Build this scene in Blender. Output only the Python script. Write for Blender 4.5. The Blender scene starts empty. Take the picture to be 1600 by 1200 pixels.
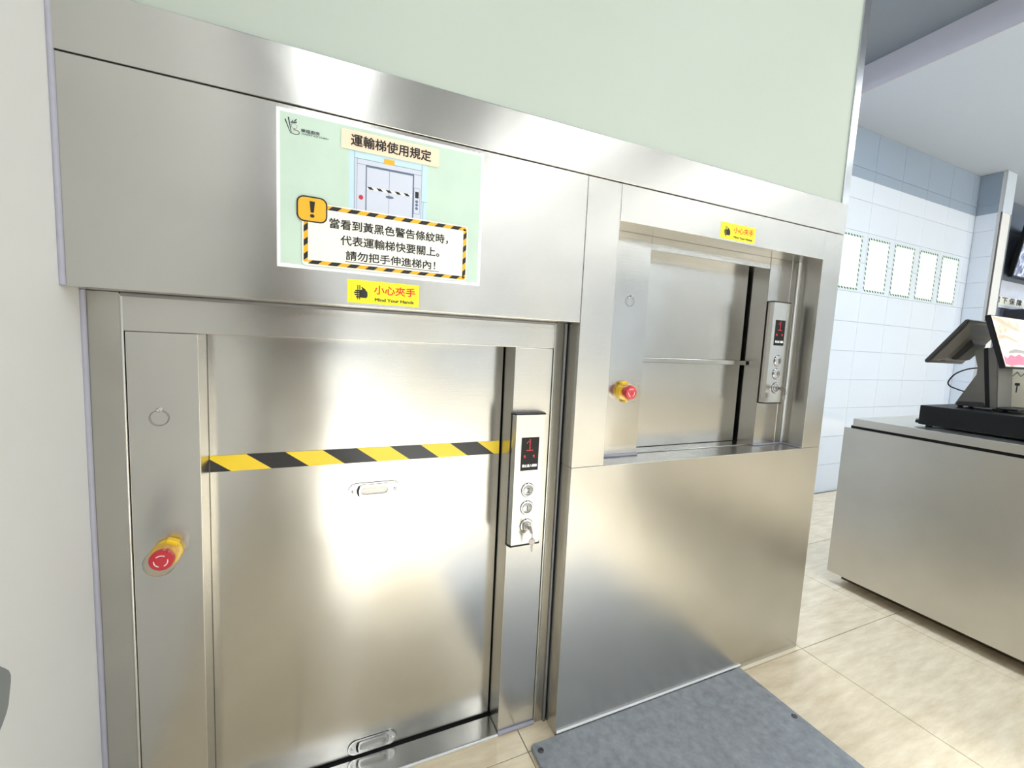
import bpy, bmesh, math, random
from mathutils import Matrix, Vector
random.seed(7)
SC = bpy.context.scene
COL = SC.collection

# ---------------------------------------------------------------- camera
cam_d = bpy.data.cameras.new('camera'); cam = bpy.data.objects.new('camera', cam_d); COL.objects.link(cam)
F_PX = 675.24
cam_d.sensor_width = 36.0; cam_d.lens = F_PX * 36.0 / 1600.0; cam_d.clip_start = 0.02; cam_d.clip_end = 200
R = ((0.9149463, -0.40089333, 0.0464522), (0.00368524, -0.10679754, -0.99427396), (0.40355878, 0.90987847, -0.09623662))
M = Matrix(((R[0][0], -R[1][0], -R[2][0], 0), (R[0][1], -R[1][1], -R[2][1], 0), (R[0][2], -R[1][2], -R[2][2], 0), (0, 0, 0, 1)))
cam.matrix_world = Matrix.Translation((0, -1, 1.1533)) @ M
SC.camera = cam

# ---------------------------------------------------------------- world, exposure
W = bpy.data.worlds.new('world'); SC.world = W; W.use_nodes = True
bgn = W.node_tree.nodes['Background']; bgn.inputs[0].default_value = (0.82, 0.92, 1.0, 1); bgn.inputs[1].default_value = 2.6
SC.view_settings.view_transform = 'Standard'; SC.view_settings.look = 'None'; SC.view_settings.gamma = 1.0
SC.view_settings.use_curve_mapping = False
SC.view_settings.exposure = -1.38

sun_d = bpy.data.lights.new('sun', 'SUN'); sun_d.energy = 110.0; sun_d.angle = math.radians(2.5); sun_d.color = (0.88, 0.94, 1.0)
sun = bpy.data.objects.new('sun', sun_d); COL.objects.link(sun)
sun.rotation_euler = Vector((0.05, 1.0, -0.372)).to_track_quat('-Z', 'Y').to_euler()

# ---------------------------------------------------------------- helpers
def lin(r, g, b):
    f = lambda c: (c / 255 / 12.92) if c / 255 <= 0.04045 else ((c / 255 + 0.055) / 1.055) ** 2.4
    return (f(r), f(g), f(b), 1)

class NT:
    def __init__(s, name):
        s.m = bpy.data.materials.new(name); s.m.use_nodes = True; s.t = s.m.node_tree
        s.b = s.t.nodes['Principled BSDF']
    def n(s, typ, **kw):
        o = s.t.nodes.new(typ)
        for k, v in kw.items():
            if k.startswith('i_'):
                key = k[2:]; key = int(key) if key.isdigit() else key.replace('_', ' ')
                o.inputs[key].default_value = v
            else: setattr(o, k, v)
        return o
    def l(s, a, b): s.t.links.new(a, b)

def simple(name, col, rough=0.5, metal=0.0, noise=0.04, nscale=30, bump=0.0, emit=None, estr=0.0, coat=0.0, spec=0.5):
    """plain procedural material: slight tonal noise and optional fine bump"""
    k = NT(name); tc = k.n('ShaderNodeTexCoord')
    nz = k.n('ShaderNodeTexNoise', i_Scale=nscale, i_Detail=4.0); k.l(tc.outputs['Object'], nz.inputs['Vector'])
    mx = k.n('ShaderNodeMix', data_type='RGBA', blend_type='MIX')
    k.l(nz.outputs['Fac'], mx.inputs[0])
    d = [max(0, c * (1 - noise)) for c in col[:3]] + [1]; u = [min(1, c * (1 + noise)) for c in col[:3]] + [1]
    mx.inputs[6].default_value = d; mx.inputs[7].default_value = u
    k.l(mx.outputs[2], k.b.inputs['Base Color'])
    k.b.inputs['Roughness'].default_value = rough; k.b.inputs['Metallic'].default_value = metal
    k.b.inputs['Coat Weight'].default_value = coat; k.b.inputs['Specular IOR Level'].default_value = spec
    if bump:
        bp = k.n('ShaderNodeBump', i_Strength=bump, i_Distance=0.002); k.l(nz.outputs['Fac'], bp.inputs['Height']); k.l(bp.outputs[0], k.b.inputs['Normal'])
    if emit: k.b.inputs['Emission Color'].default_value = emit; k.b.inputs['Emission Strength'].default_value = estr
    return k.m

def steel(name, col=(0.60, 0.592, 0.57, 1), rough=0.25, aniso=0.72, wav=0.25, brush=0.10, tang=(0, 0.05, 1), stain=0.10):
    k = NT(name); tc = k.n('ShaderNodeNewGeometry')
    # brushed grain: long fine horizontal streaks
    mp = k.n('ShaderNodeMapping'); mp.inputs['Scale'].default_value = (6, 6, 700); k.l(tc.outputs['Position'], mp.inputs['Vector'])
    br = k.n('ShaderNodeTexNoise', i_Scale=1.0, i_Detail=3.0); k.l(mp.outputs[0], br.inputs['Vector'])
    lo = k.n('ShaderNodeTexNoise', i_Scale=2.6, i_Detail=2.0, i_Roughness=0.45); k.l(tc.outputs['Position'], lo.inputs['Vector'])
    st = k.n('ShaderNodeTexNoise', i_Scale=5.0, i_Detail=2.0, i_Roughness=0.5); k.l(tc.outputs['Position'], st.inputs['Vector'])
    mx = k.n('ShaderNodeMix', data_type='RGBA'); k.l(st.outputs['Fac'], mx.inputs[0])
    mx.inputs[6].default_value = [c * (1 - stain) for c in col[:3]] + [1]; mx.inputs[7].default_value = [min(1, c * (1 + stain * .6)) for c in col[:3]] + [1]
    k.l(mx.outputs[2], k.b.inputs['Base Color'])
    k.b.inputs['Metallic'].default_value = 1.0
    mr = k.n('ShaderNodeMapRange'); k.l(st.outputs['Fac'], mr.inputs['Value']); mr.inputs['To Min'].default_value = rough * 0.94; mr.inputs['To Max'].default_value = rough * 1.08
    k.l(mr.outputs[0], k.b.inputs['Roughness'])
    k.b.inputs['Anisotropic'].default_value = aniso
    cx = k.n('ShaderNodeCombineXYZ'); cx.inputs[0].default_value, cx.inputs[1].default_value, cx.inputs[2].default_value = tang
    k.l(cx.outputs[0], k.b.inputs['Tangent'])
    b1 = k.n('ShaderNodeBump', i_Strength=wav, i_Distance=0.02); k.l(lo.outputs['Fac'], b1.inputs['Height'])
    b2 = k.n('ShaderNodeBump', i_Strength=brush, i_Distance=0.0008); k.l(br.outputs['Fac'], b2.inputs['Height']); k.l(b1.outputs[0], b2.inputs['Normal'])
    k.l(b2.outputs[0], k.b.inputs['Normal'])
    return k.m

STEEL = steel('brushed_steel')
STEEL2 = steel('worn_steel_corner_shade', col=(0.52, 0.505, 0.47, 1), rough=0.245, stain=0.18)  # stained worn steel, base darkened to carry the shade of recess corners
STEEL_DOOR = steel('door_steel', col=(0.64, 0.635, 0.615, 1), rough=0.215, aniso=0.65, wav=0.3)
STEEL_GLOSS = steel('smooth_steel', col=(0.60, 0.592, 0.57, 1), rough=0.2, aniso=0.5, wav=0.3)
STEEL_COUNTER = steel('counter_steel', col=(0.70, 0.68, 0.635, 1), rough=0.32, aniso=0.3, wav=0.25, stain=0.12)
CHROME = simple('chrome', (0.78, 0.78, 0.78, 1), 0.12, 1.0, 0.02)
SATIN = simple('satin_metal', (0.72, 0.72, 0.71, 1), 0.28, 1.0, 0.03)
DARKMETAL = simple('dark_metal', (0.10, 0.10, 0.11, 1), 0.35, 0.8)
BLACK = simple('black_plastic', lin(14, 14, 16), 0.45, spec=0.3)
VOID = simple('dark_gap', (0.008, 0.008, 0.008, 1), 0.9)
WALLWHITE = simple('white_plaster', lin(222, 223, 224), 0.65, noise=0.02, nscale=8, bump=0.05)
WALLGREEN = simple('pale_green_paint', lin(178, 188, 181), 0.55, noise=0.02, nscale=5, bump=0.03)
WALLGREY = simple('light_grey_plaster', lin(200, 203, 205), 0.7, noise=0.02)
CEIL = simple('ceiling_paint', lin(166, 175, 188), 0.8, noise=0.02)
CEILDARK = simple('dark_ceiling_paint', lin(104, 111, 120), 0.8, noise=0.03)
BEAMPINK = simple('beam_paint', lin(172, 170, 178), 0.8, noise=0.02)
SEALANT = simple('grey_sealant', lin(166, 166, 182), 0.35, noise=0.08, nscale=60)
SEALGREY = simple('dull_grey_sealant', lin(122, 121, 122), 0.4, noise=0.08, nscale=60)
SEALWHITE = simple('white_sealant', lin(228, 230, 234), 0.35, noise=0.05, nscale=60)
GROUT = simple('floor_grout', lin(120, 108, 92), 0.9)
WGROUT = simple('wall_grout', lin(190, 194, 202), 0.8)
WHITEPAPER = simple('white_paper', lin(238, 242, 248), 0.5, noise=0.01)
INK = simple('black_ink', lin(28, 24, 24), 0.5)
INKNAVY = simple('navy_ink', lin(28, 42, 58), 0.5)
RED = simple('red_plastic', lin(200, 42, 58), 0.35)
REDINK = simple('red_ink', lin(225, 50, 30), 0.5)
YEL = simple('yellow_plastic', lin(250, 205, 30), 0.4)
YELSTICK = simple('yellow_sticker', lin(255, 240, 40), 0.4, noise=0.01)
YELTAPE = simple('yellow_tape', lin(247, 212, 50), 0.4, noise=0.03)
BLKTAPE = simple('black_tape', lin(30, 30, 32), 0.4)
AMBER = simple('amber_ink', lin(240, 180, 40), 0.5, noise=0.02)
CREAM = simple('cream_ink', lin(250, 250, 240), 0.5, noise=0.01)
PEACH = simple('peach_ink', lin(250, 226, 200), 0.5, noise=0.02)
POSTGREEN = simple('poster_green_ink', lin(198, 220, 207), 0.4, noise=0.10, nscale=14)
SKYINK = simple('pale_blue_ink', lin(198, 226, 244), 0.5, noise=0.02)
LILAC = simple('lilac_ink', lin(208, 214, 232), 0.5, noise=0.02)
SLATEINK = simple('slate_line_ink', lin(96, 112, 140), 0.5)
GREENINK = simple('green_border_ink', lin(70, 150, 110), 0.5)
WHITEINK = simple('white_mark', lin(250, 246, 244), 0.5, noise=0.0)
REDLED = simple('red_led', lin(255, 40, 50), 0.4, emit=(1, 0.05, 0.07, 1), estr=1.2)
WHITELED = simple('white_display_print', lin(235, 235, 235), 0.5, emit=(1, 1, 1, 1), estr=0.5)
MAT = simple('charcoal_rubber', lin(142, 147, 154), 0.5, noise=0.45, nscale=45, bump=0.4)
POSGREY = simple('grey_pos_plastic', lin(104, 101, 96), 0.4, noise=0.08)
POSDARK = simple('dark_pos_plastic', lin(50, 48, 47), 0.4, noise=0.08)
BAGPAPER = simple('kraft_bag_paper', lin(232, 222, 196), 0.7)
GREYPATCH = simple('grey_wall_patch', lin(132, 136, 138), 0.6, noise=0.05)
TRIMSTEEL = steel('corner_trim_steel', col=(0.6, 0.62, 0.66, 1), rough=0.22, aniso=0.3)
DARKPANEL = simple('dark_panel_paint', lin(48, 46, 45), 0.5)

def tile_floor_mat():
    k = NT('beige_porcelain'); g = k.n('ShaderNodeNewGeometry')
    mp = k.n('ShaderNodeMapping'); mp.inputs['Rotation'].default_value = (0, 0, 0.35); mp.inputs['Scale'].default_value = (3, 14, 3); k.l(g.outputs['Position'], mp.inputs['Vector'])
    n1 = k.n('ShaderNodeTexNoise', i_Scale=2.2, i_Detail=8.0, i_Roughness=0.65); k.l(mp.outputs[0], n1.inputs['Vector'])
    cr = k.n('ShaderNodeValToRGB'); k.l(n1.outputs['Fac'], cr.inputs[0])
    cr.color_ramp.elements[0].position = 0.3; cr.color_ramp.elements[0].color = lin(210, 193, 163)
    cr.color_ramp.elements[1].position = 0.72; cr.color_ramp.elements[1].color = lin(237, 224, 199)
    k.l(cr.outputs[0], k.b.inputs['Base Color']); k.b.inputs['Roughness'].default_value = 0.13
    bp = k.n('ShaderNodeBump', i_Strength=0.02, i_Distance=0.002); k.l(n1.outputs['Fac'], bp.inputs['Height']); k.l(bp.outputs[0], k.b.inputs['Normal'])
    return k.m
FLOORTILE = tile_floor_mat()

def wall_tile_mat():
    """glazed white tile; the top of the wall is painted grey above 2.585 m"""
    k = NT('glazed_wall_tile'); g = k.n('ShaderNodeNewGeometry'); sx = k.n('ShaderNodeSeparateXYZ'); k.l(g.outputs['Position'], sx.inputs[0])
    gt = k.n('ShaderNodeMath', operation='GREATER_THAN'); gt.inputs[1].default_value = 2.585; k.l(sx.outputs[2], gt.inputs[0])
    nz = k.n('ShaderNodeTexNoise', i_Scale=1.6, i_Detail=3.0); k.l(g.outputs['Position'], nz.inputs['Vector'])
    mx = k.n('ShaderNodeMix', data_type='RGBA'); k.l(gt.outputs[0], mx.inputs[0])
    mx.inputs[6].default_value = lin(217, 226, 240); mx.inputs[7].default_value = lin(142, 157, 176)
    k.l(mx.outputs[2], k.b.inputs['Base Color'])
    mr = k.n('ShaderNodeMapRange'); k.l(gt.outputs[0], mr.inputs['Value']); mr.inputs['To Min'].default_value = 0.07; mr.inputs['To Max'].default_value = 0.6
    k.l(mr.outputs[0], k.b.inputs['Roughness'])
    bp = k.n('ShaderNodeBump', i_Strength=0.03, i_Distance=0.02); k.l(nz.outputs['Fac'], bp.inputs['Height']); k.l(bp.outputs[0], k.b.inputs['Normal'])
    return k.m
WALLTILE = wall_tile_mat()

def clear_mat():
    k = NT('clear_plastic'); t = k.n('ShaderNodeBsdfTransparent'); t.inputs[0].default_value = (0.97, 0.97, 0.97, 1)
    gl = k.n('ShaderNodeBsdfGlossy'); gl.inputs['Roughness'].default_value = 0.08
    fr = k.n('ShaderNodeLayerWeight', i_Blend=0.12); mx = k.n('ShaderNodeMixShader'); k.l(fr.outputs['Facing'], mx.inputs[0])
    k.l(t.outputs[0], mx.inputs[1]); k.l(gl.outputs[0], mx.inputs[2])
    k.l(mx.outputs[0], k.t.nodes['Material Output'].inputs[0])
    return k.m
CLEAR = clear_mat()

def hatch_mat():
    """green and white twisted-cord print for the poster borders"""
    k = NT('hatched_green_border'); g = k.n('ShaderNodeNewGeometry')
    wv = k.n('ShaderNodeTexWave', i_Scale=16.0); wv.bands_direction = 'DIAGONAL'; k.l(g.outputs['Position'], wv.inputs['Vector'])
    cr = k.n('ShaderNodeValToRGB'); cr.color_ramp.interpolation = 'CONSTANT'; k.l(wv.outputs['Fac'], cr.inputs[0])
    cr.color_ramp.elements[0].color = lin(236, 246, 240); cr.color_ramp.elements[1].position = 0.3; cr.color_ramp.elements[1].color = lin(40, 104, 74)
    k.l(cr.outputs[0], k.b.inputs['Base Color']); k.b.inputs['Roughness'].default_value = 0.6
    return k.m
HATCH = hatch_mat()

def screen_mat(name, stops, scale, strength, seed=0.0):
    k = NT(name); tc = k.n('ShaderNodeTexCoord')
    mp = k.n('ShaderNodeMapping'); mp.inputs['Location'].default_value = (seed, seed, seed); k.l(tc.outputs['Object'], mp.inputs['Vector'])
    nz = k.n('ShaderNodeTexNoise', i_Scale=scale, i_Detail=3.0, i_Distortion=1.5); k.l(mp.outputs[0], nz.inputs['Vector'])
    cr = k.n('ShaderNodeValToRGB'); k.l(nz.outputs['Fac'], cr.inputs[0])
    e = cr.color_ramp.elements; e[0].position = stops[0][0]; e[0].color = stops[0][1]; e[1].position = stops[-1][0]; e[1].color = stops[-1][1]
    for p, c in stops[1:-1]: x = e.new(p); x.color = c
    k.l(cr.outputs[0], k.b.inputs['Base Color']); k.l(cr.outputs[0], k.b.inputs['Emission Color']); k.b.inputs['Emission Strength'].default_value = strength
    k.b.inputs['Roughness'].default_value = 0.2
    return k.m
SCR_CUST = screen_mat('customer_screen_picture', [(0.30, lin(150, 130, 112)), (0.42, lin(250, 226, 205)), (0.56, lin(255, 250, 245)), (0.75, lin(240, 235, 230))], 7, 0.55)
SCR_PINK = simple('screen_pink_patch', lin(245, 130, 160), 0.3, noise=0.3, nscale=60, emit=lin(245, 120, 150), estr=0.4)
SCR_TV = screen_mat('television_picture', [(0.34, lin(50, 55, 80)), (0.46, lin(120, 128, 160)), (0.56, lin(190, 198, 225)), (0.72, lin(232, 236, 250))], 9, 0.45, 3.1)

def smooth_path(pts, n=6):
    P = [Vector(p) for p in pts]; out = []
    for i in range(len(P) - 1):
        a, b, c, d = P[max(i - 1, 0)], P[i], P[i + 1], P[min(i + 2, len(P) - 1)]
        for k in range(n):
            t = k / n; out.append(0.5 * ((2 * b) + (c - a) * t + (2 * a - 5 * b + 4 * c - d) * t * t + (3 * b - a - 3 * c + d) * t ** 3))
    return out + [P[-1]]

class MB:
    """collects geometry (world coordinates) for ONE mesh object"""
    def __init__(s): s.bm = bmesh.new()
    def _xf(s, vs, m):
        if m is not None: bmesh.ops.transform(s.bm, matrix=m, verts=vs)
    def box(s, x0, x1, y0, y1, z0, z1, bev=0.0, seg=1, m=None):
        r = bmesh.ops.create_cube(s.bm, size=1); vs = r['verts']
        for v in vs:
            v.co = Vector((x0 if v.co.x < 0 else x1, y0 if v.co.y < 0 else y1, z0 if v.co.z < 0 else z1))
        if bev:
            es = list({e for v in vs for e in v.link_edges})
            o = bmesh.ops.bevel(s.bm, geom=es, offset=bev, segments=seg, affect='EDGES', profile=0.5)
            vs = list({v for f in o['faces'] for v in f.verts} | {v for v in vs if v.is_valid})
        s._xf(vs, m); return s
    def prism(s, pts, axis, a, b, m=None, bev=0.0):
        """extrude polygon pts along axis from a to b; pts are the other two coordinates in xyz order"""
        def mk(p, t): return {'x': (t, p[0], p[1]), 'y': (p[0], t, p[1]), 'z': (p[0], p[1], t)}[axis]
        A = [s.bm.verts.new(mk(p, a)) for p in pts]; B = [s.bm.verts.new(mk(p, b)) for p in pts]
        n = len(pts); fs = [s.bm.faces.new(A), s.bm.faces.new(B[::-1])]
        for i in range(n): fs.append(s.bm.faces.new((A[i], B[i], B[(i + 1) % n], A[(i + 1) % n])))
        bmesh.ops.recalc_face_normals(s.bm, faces=fs)
        vs = A + B
        if bev:
            o = bmesh.ops.bevel(s.bm, geom=list({e for f in fs for e in f.edges}), offset=bev, segments=2, affect='EDGES')
            vs = list({v for f in o['faces'] for v in f.verts} | {v for v in vs if v.is_valid})
        s._xf(vs, m); return s
    def ring(s, outer, inner, axis, a, b):
        """closed band between two outlines of equal length, extruded"""
        def mk(p, t): return {'x': (t, p[0], p[1]), 'y': (p[0], t, p[1]), 'z': (p[0], p[1], t)}[axis]
        n = len(outer); V = [[s.bm.verts.new(mk(p, t)) for p in o] for o in (outer, inner) for t in (a, b)]
        oa, ob, ia, ib = V; fs = []
        for i in range(n):
            j = (i + 1) % n
            for q in ((oa[i], oa[j], ia[j], ia[i]), (ob[i], ib[i], ib[j], ob[j]), (oa[i], ob[i], ob[j], oa[j]), (ia[i], ia[j], ib[j], ib[i])): fs.append(s.bm.faces.new(q))
        bmesh.ops.recalc_face_normals(s.bm, faces=fs); return s
    def tube(s, pts, r, n=10, cap=True):
        pts = [Vector(p) for p in pts]; rings = []
        up = None
        for i, p in enumerate(pts):
            d = (pts[min(i + 1, len(pts) - 1)] - pts[max(i - 1, 0)]).normalized()
            if up is None: up = d.orthogonal().normalized()
            up = (up - d * up.dot(d)).normalized(); w = d.cross(up)
            rr = r[i] if isinstance(r, (list, tuple)) else r
            rings.append([s.bm.verts.new(p + rr * (math.cos(t) * up + math.sin(t) * w)) for t in [2 * math.pi * k / n for k in range(n)]])
        for a, b in zip(rings, rings[1:]):
            for k in range(n): s.bm.faces.new((a[k], a[(k + 1) % n], b[(k + 1) % n], b[k]))
        if cap: s.bm.faces.new(rings[0][::-1]); s.bm.faces.new(rings[-1])
        return s
    def loop(s, c, r, w, axis='y', n=40, a0=0, a1=2 * math.pi, nt=8, tilt=None):
        full = abs(a1 - a0 - 2 * math.pi) < 1e-6; rings = []
        for i in range(n if full else n + 1):
            t = a0 + (a1 - a0) * i / n; ct, st = math.cos(t), math.sin(t); rg = []
            for k in range(nt):
                u = 2 * math.pi * k / nt; rr = r + w * math.cos(u); h = w * math.sin(u)
                p = Vector((rr * ct, h, rr * st)) if axis == 'y' else Vector((h, rr * ct, rr * st))
                if tilt: p = tilt @ p
                rg.append(s.bm.verts.new(p + Vector(c)))
            rings.append(rg)
        m = len(rings)
        for i in range(m if full else m - 1):
            a, b = rings[i], rings[(i + 1) % m]
            for k in range(nt): s.bm.faces.new((a[k], a[(k + 1) % nt], b[(k + 1) % nt], b[k]))
        return s
    def lathe(s, prof, c, n=32, axis='y', m=None):
        """revolve (radius, height) profile; height runs along -y (towards the viewer) or z"""
        rings = []
        vs = []
        for r, h in prof:
            rg = []
            for k in range(n):
                t = 2 * math.pi * k / n
                p = Vector((r * math.cos(t), -h, r * math.sin(t))) if axis == 'y' else Vector((r * math.cos(t), r * math.sin(t), h))
                rg.append(s.bm.verts.new(p + Vector(c)))
            rings.append(rg); vs += rg
        fs = []
        for a, b in zip(rings, rings[1:]):
            for k in range(n): fs.append(s.bm.faces.new((a[k], a[(k + 1) % n], b[(k + 1) % n], b[k])))
        fs.append(s.bm.faces.new(rings[-1])); fs.append(s.bm.faces.new(rings[0][::-1]))
        bmesh.ops.recalc_face_normals(s.bm, faces=fs)
        s._xf(vs, m); return s
    def poly(s, pts):
        s.bm.faces.new([s.bm.verts.new(p) for p in pts]); return s
    def mesh(s, me, m):
        n0 = len(s.bm.verts); s.bm.from_mesh(me); s.bm.verts.ensure_lookup_table()
        bmesh.ops.transform(s.bm, matrix=m, verts=s.bm.verts[n0:]); return s
    def build(s, name, mat, parent=None, smooth=False, **tags):
        bm = s.bm; bm.verts.ensure_lookup_table()
        if parent is None:
            xs = [v.co for v in bm.verts]; org = Vector(((min(v.x for v in xs) + max(v.x for v in xs)) / 2, (min(v.y for v in xs) + max(v.y for v in xs)) / 2, min(v.z for v in xs)))
        else: org = Vector(parent['_org'])
        bmesh.ops.translate(bm, verts=bm.verts, vec=-org)
        me = bpy.data.meshes.new(name); bm.to_mesh(me); bm.free(); me.materials.append(mat)
        if smooth:
            for p in me.polygons: p.use_smooth = True
            try: me.set_sharp_from_angle(angle=math.radians(40))
            except Exception: pass
        o = bpy.data.objects.new(name, me); COL.objects.link(o)
        o['_org'] = tuple(org)
        if parent is None: o.location = org
        else: o.parent = parent
        for k, v in tags.items(): o[k] = v
        return o

def thing(name, loc, label, category, group=None):
    o = bpy.data.objects.new(name, None); COL.objects.link(o); o.location = loc; o.empty_display_size = 0.05
    o['_org'] = tuple(loc); o['label'] = label; o['category'] = category
    if group: o['group'] = group
    return o
def tag(o, label, category, group=None):
    o['label'] = label; o['category'] = category
    if group: o['group'] = group
    return o
def struct(o): o['kind'] = 'structure'; return o

_tc = {}
def text_mesh(body, size, offset=0.0, align='CENTER', xs=1.0):
    key = (body, size, offset, align, xs)
    if key in _tc: return _tc[key]
    c = bpy.data.curves.new('t', 'FONT'); c.body = body; c.size = size; c.align_x = align; c.align_y = 'CENTER'; c.offset = offset
    c.resolution_u = 3; c.fill_mode = 'FRONT'
    o = bpy.data.objects.new('t', c); COL.objects.link(o)
    dg = bpy.context.evaluated_depsgraph_get(); dg.update()
    me = bpy.data.meshes.new_from_object(o.evaluated_get(dg))
    bpy.data.objects.remove(o); bpy.data.curves.remove(c)
    w = [v.co.x for v in me.vertices]
    me['w'] = (max(w) - min(w)) if w else 0
    _tc[key] = me
    return me
def put_text(name, body, size, x, y, z, mat, parent, offset=0.0, align='CENTER', width=None, mtx=None):
    """flat lettering on a surface that faces -y; width (if given) fits the run of letters"""
    me = text_mesh(body, size, 0.0, align); sx = (width / me['w']) if width and me['w'] else 1.0
    m = mtx if mtx is not None else Matrix.Translation((x, y, z)) @ Matrix.Rotation(math.pi / 2, 4, 'X')
    mb = MB(); sh = [(0, 0)]
    if offset: sh += [(offset * math.cos(t), offset * math.sin(t)) for t in [math.pi * k / 4 for k in range(8)]]
    for i, (p, q) in enumerate(sh):      # heavier weight: the outline laid down several times a hair apart
        mb.mesh(me, m @ Matrix.Translation((p, q, i * 4e-6)) @ Matrix.Scale(sx, 4, (1, 0, 0)))
    return mb.build(name, mat, parent)

def rrect(x0, x1, z0, z1, r, n=5):
    pts = []
    for cx, cz, a in ((x1 - r, z1 - r, 0), (x0 + r, z1 - r, 90), (x0 + r, z0 + r, 180), (x1 - r, z0 + r, 270)):
        for k in range(n + 1):
            t = math.radians(a + 90 * k / n); pts.append((cx + r * math.cos(t), cz + r * math.sin(t)))
    return pts

# ---------------------------------------------------------------- key dimensions (metres)
XL, XA, XB, XC, XR = -0.409, 0.6356, 0.7432, 1.6288, 1.7319
ZH, ZB, ZO, ZS, ZT = 1.2142, 0.8128, 1.4959, 1.5946, 1.700
YF = 0.066       # face of the left lift's frame
YD = 0.140       # face of the left lift's doors
Y2 = 0.080       # face of the right lift's inner frame
YD2 = 0.155      # face of the right lift's doors
XE, YN, YR = 9.0, -8.0, 1.2     # right wall, street side, tiled rear wall

# ================================================================= SETTING
# floor slab with porcelain tiles
flo = struct(MB().box(XL, XE, YN, YR, -0.12, -0.003).build('floor', GROUT))
T = 0.602; gap = 0.0012; full = None
for i in range(-5, 14):
    for j in range(-15, 4):
        x0, y0 = 1.745 + T * i, -0.015 + T * j
        a, b, c, d = max(x0 + gap, XL + .001), min(x0 + T - gap, XE - .001), max(y0 + gap, YN + .001), min(y0 + T - gap, YR - .001)
        if b - a < 0.02 or d - c < 0.02: continue
        if c > 0.25 and b < 1.74: continue
        whole = abs(b - a - (T - 2 * gap)) < 1e-6 and abs(d - c - (T - 2 * gap)) < 1e-6
        if whole and full is not None:
            o = bpy.data.objects.new('tile', full); COL.objects.link(o); o.parent = flo
            o.location = Vector((a, c, 0)) - Vector(flo['_org'])
        else:
            bm = MB().box(0, b - a, 0, d - c, -0.008, 0.0, bev=0.0008).bm
            me = bpy.data.meshes.new('tile'); bm.to_mesh(me); bm.free(); me.materials.append(FLOORTILE)
            if whole: full = me
            o = bpy.data.objects.new('tile', me); COL.objects.link(o); o.parent = flo
            o.location = Vector((a, c, 0)) - Vector(flo['_org'])

wl = struct(MB().box(XL - 0.15, XL, YN, 0.4, -0.12, 3.3).build('wall_left', WALLWHITE))
MB().tube([(XL + 0.003, -0.001, ZH + 0.001), (XL + 0.003, -0.001, ZS), (XL + 0.003, -0.001, ZT + 0.35)], 0.0046).build('sealant_bead', SEALANT  , wl, smooth=True)
MB().tube([(XL + 0.003, YF - 0.001, 0), (XL + 0.0035, YF - 0.001, 0.5), (XL + 0.0025, YF - 0.001, 0.8), (XL + 0.003, YF - 0.001, ZH - 0.001)], 0.0048).build('sealant_bead', SEALANT  , wl, smooth=True)
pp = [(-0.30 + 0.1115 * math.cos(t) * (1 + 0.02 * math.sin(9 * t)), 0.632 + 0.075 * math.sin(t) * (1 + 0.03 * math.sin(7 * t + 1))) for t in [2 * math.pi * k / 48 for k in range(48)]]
MB().prism(pp, 'x', XL - 0.001, XL + 0.0006).build('round_patch', GREYPATCH, wl, label='round grey patch')  # flat grey patch with a wavy rounded outline
MB().box(XL, XL + 0.012, -6.4, -1.9, 0.0, 3.0, bev=0.002).build('unseen_dark_panel', DARKPANEL, wl, label='added dark panel, mirrored as a dark band in the steel')  # unseen dark sheet, added for the dark band mirrored in the header
struct(MB().box(XL, XR - 0.004, 0.004, 0.20, ZT, 3.14).build('wall_back', WALLGREEN))
struct(MB().box(XL, XR - 0.004, 0.26, YR, -0.003, 3.14).build('wall_core', WALLWHITE))
struct(MB().box(1.696, XR - 0.0005, -0.002, 0.03, ZT, 3.14, bev=0.001).build('trim_1', TRIMSTEEL))
# ceilings: higher dark one over the lifts, lower pale one over the counter
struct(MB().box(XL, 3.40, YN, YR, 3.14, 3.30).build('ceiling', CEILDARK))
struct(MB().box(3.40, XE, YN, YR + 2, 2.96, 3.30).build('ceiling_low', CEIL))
struct(MB().box(3.385, 3.3999, YN, YR, 2.96, 3.14).build('trim_beam', BEAMPINK))
# tiled rear wall
wr = struct(MB().box(XR - 0.004, 6.0, YR + 0.006, YR + 0.15, -0.12, 2.96).build('wall_rear', WGROUT))
TW, TH = 0.40, 0.2425; shared = None
for i in range(-2, 5):
    for k in range(12):
        x0 = 4.13 + TW * i; a, b = x0 + 0.0012, min(x0 + TW - 0.0012, 5.839); z0, z1 = TH * k + 0.0012, min(TH * (k + 1) - 0.0012, 2.955)
        if k == 11: z1 = 2.955
        key = (round(b - a, 4), round(z1 - z0, 4))
        if shared is None: shared = {}
        if key not in shared:
            bm = MB().box(0, key[0], 0, 0.008, 0, key[1], bev=0.0012).bm; me = bpy.data.meshes.new('wall_tile'); bm.to_mesh(me); bm.free(); me.materials.append(WALLTILE); shared[key] = me
        o = bpy.data.objects.new('wall_tile', shared[key]); COL.objects.link(o); o.parent = wr; o.location = Vector((a, YR, z0)) - Vector(wr['_org'])
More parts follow.
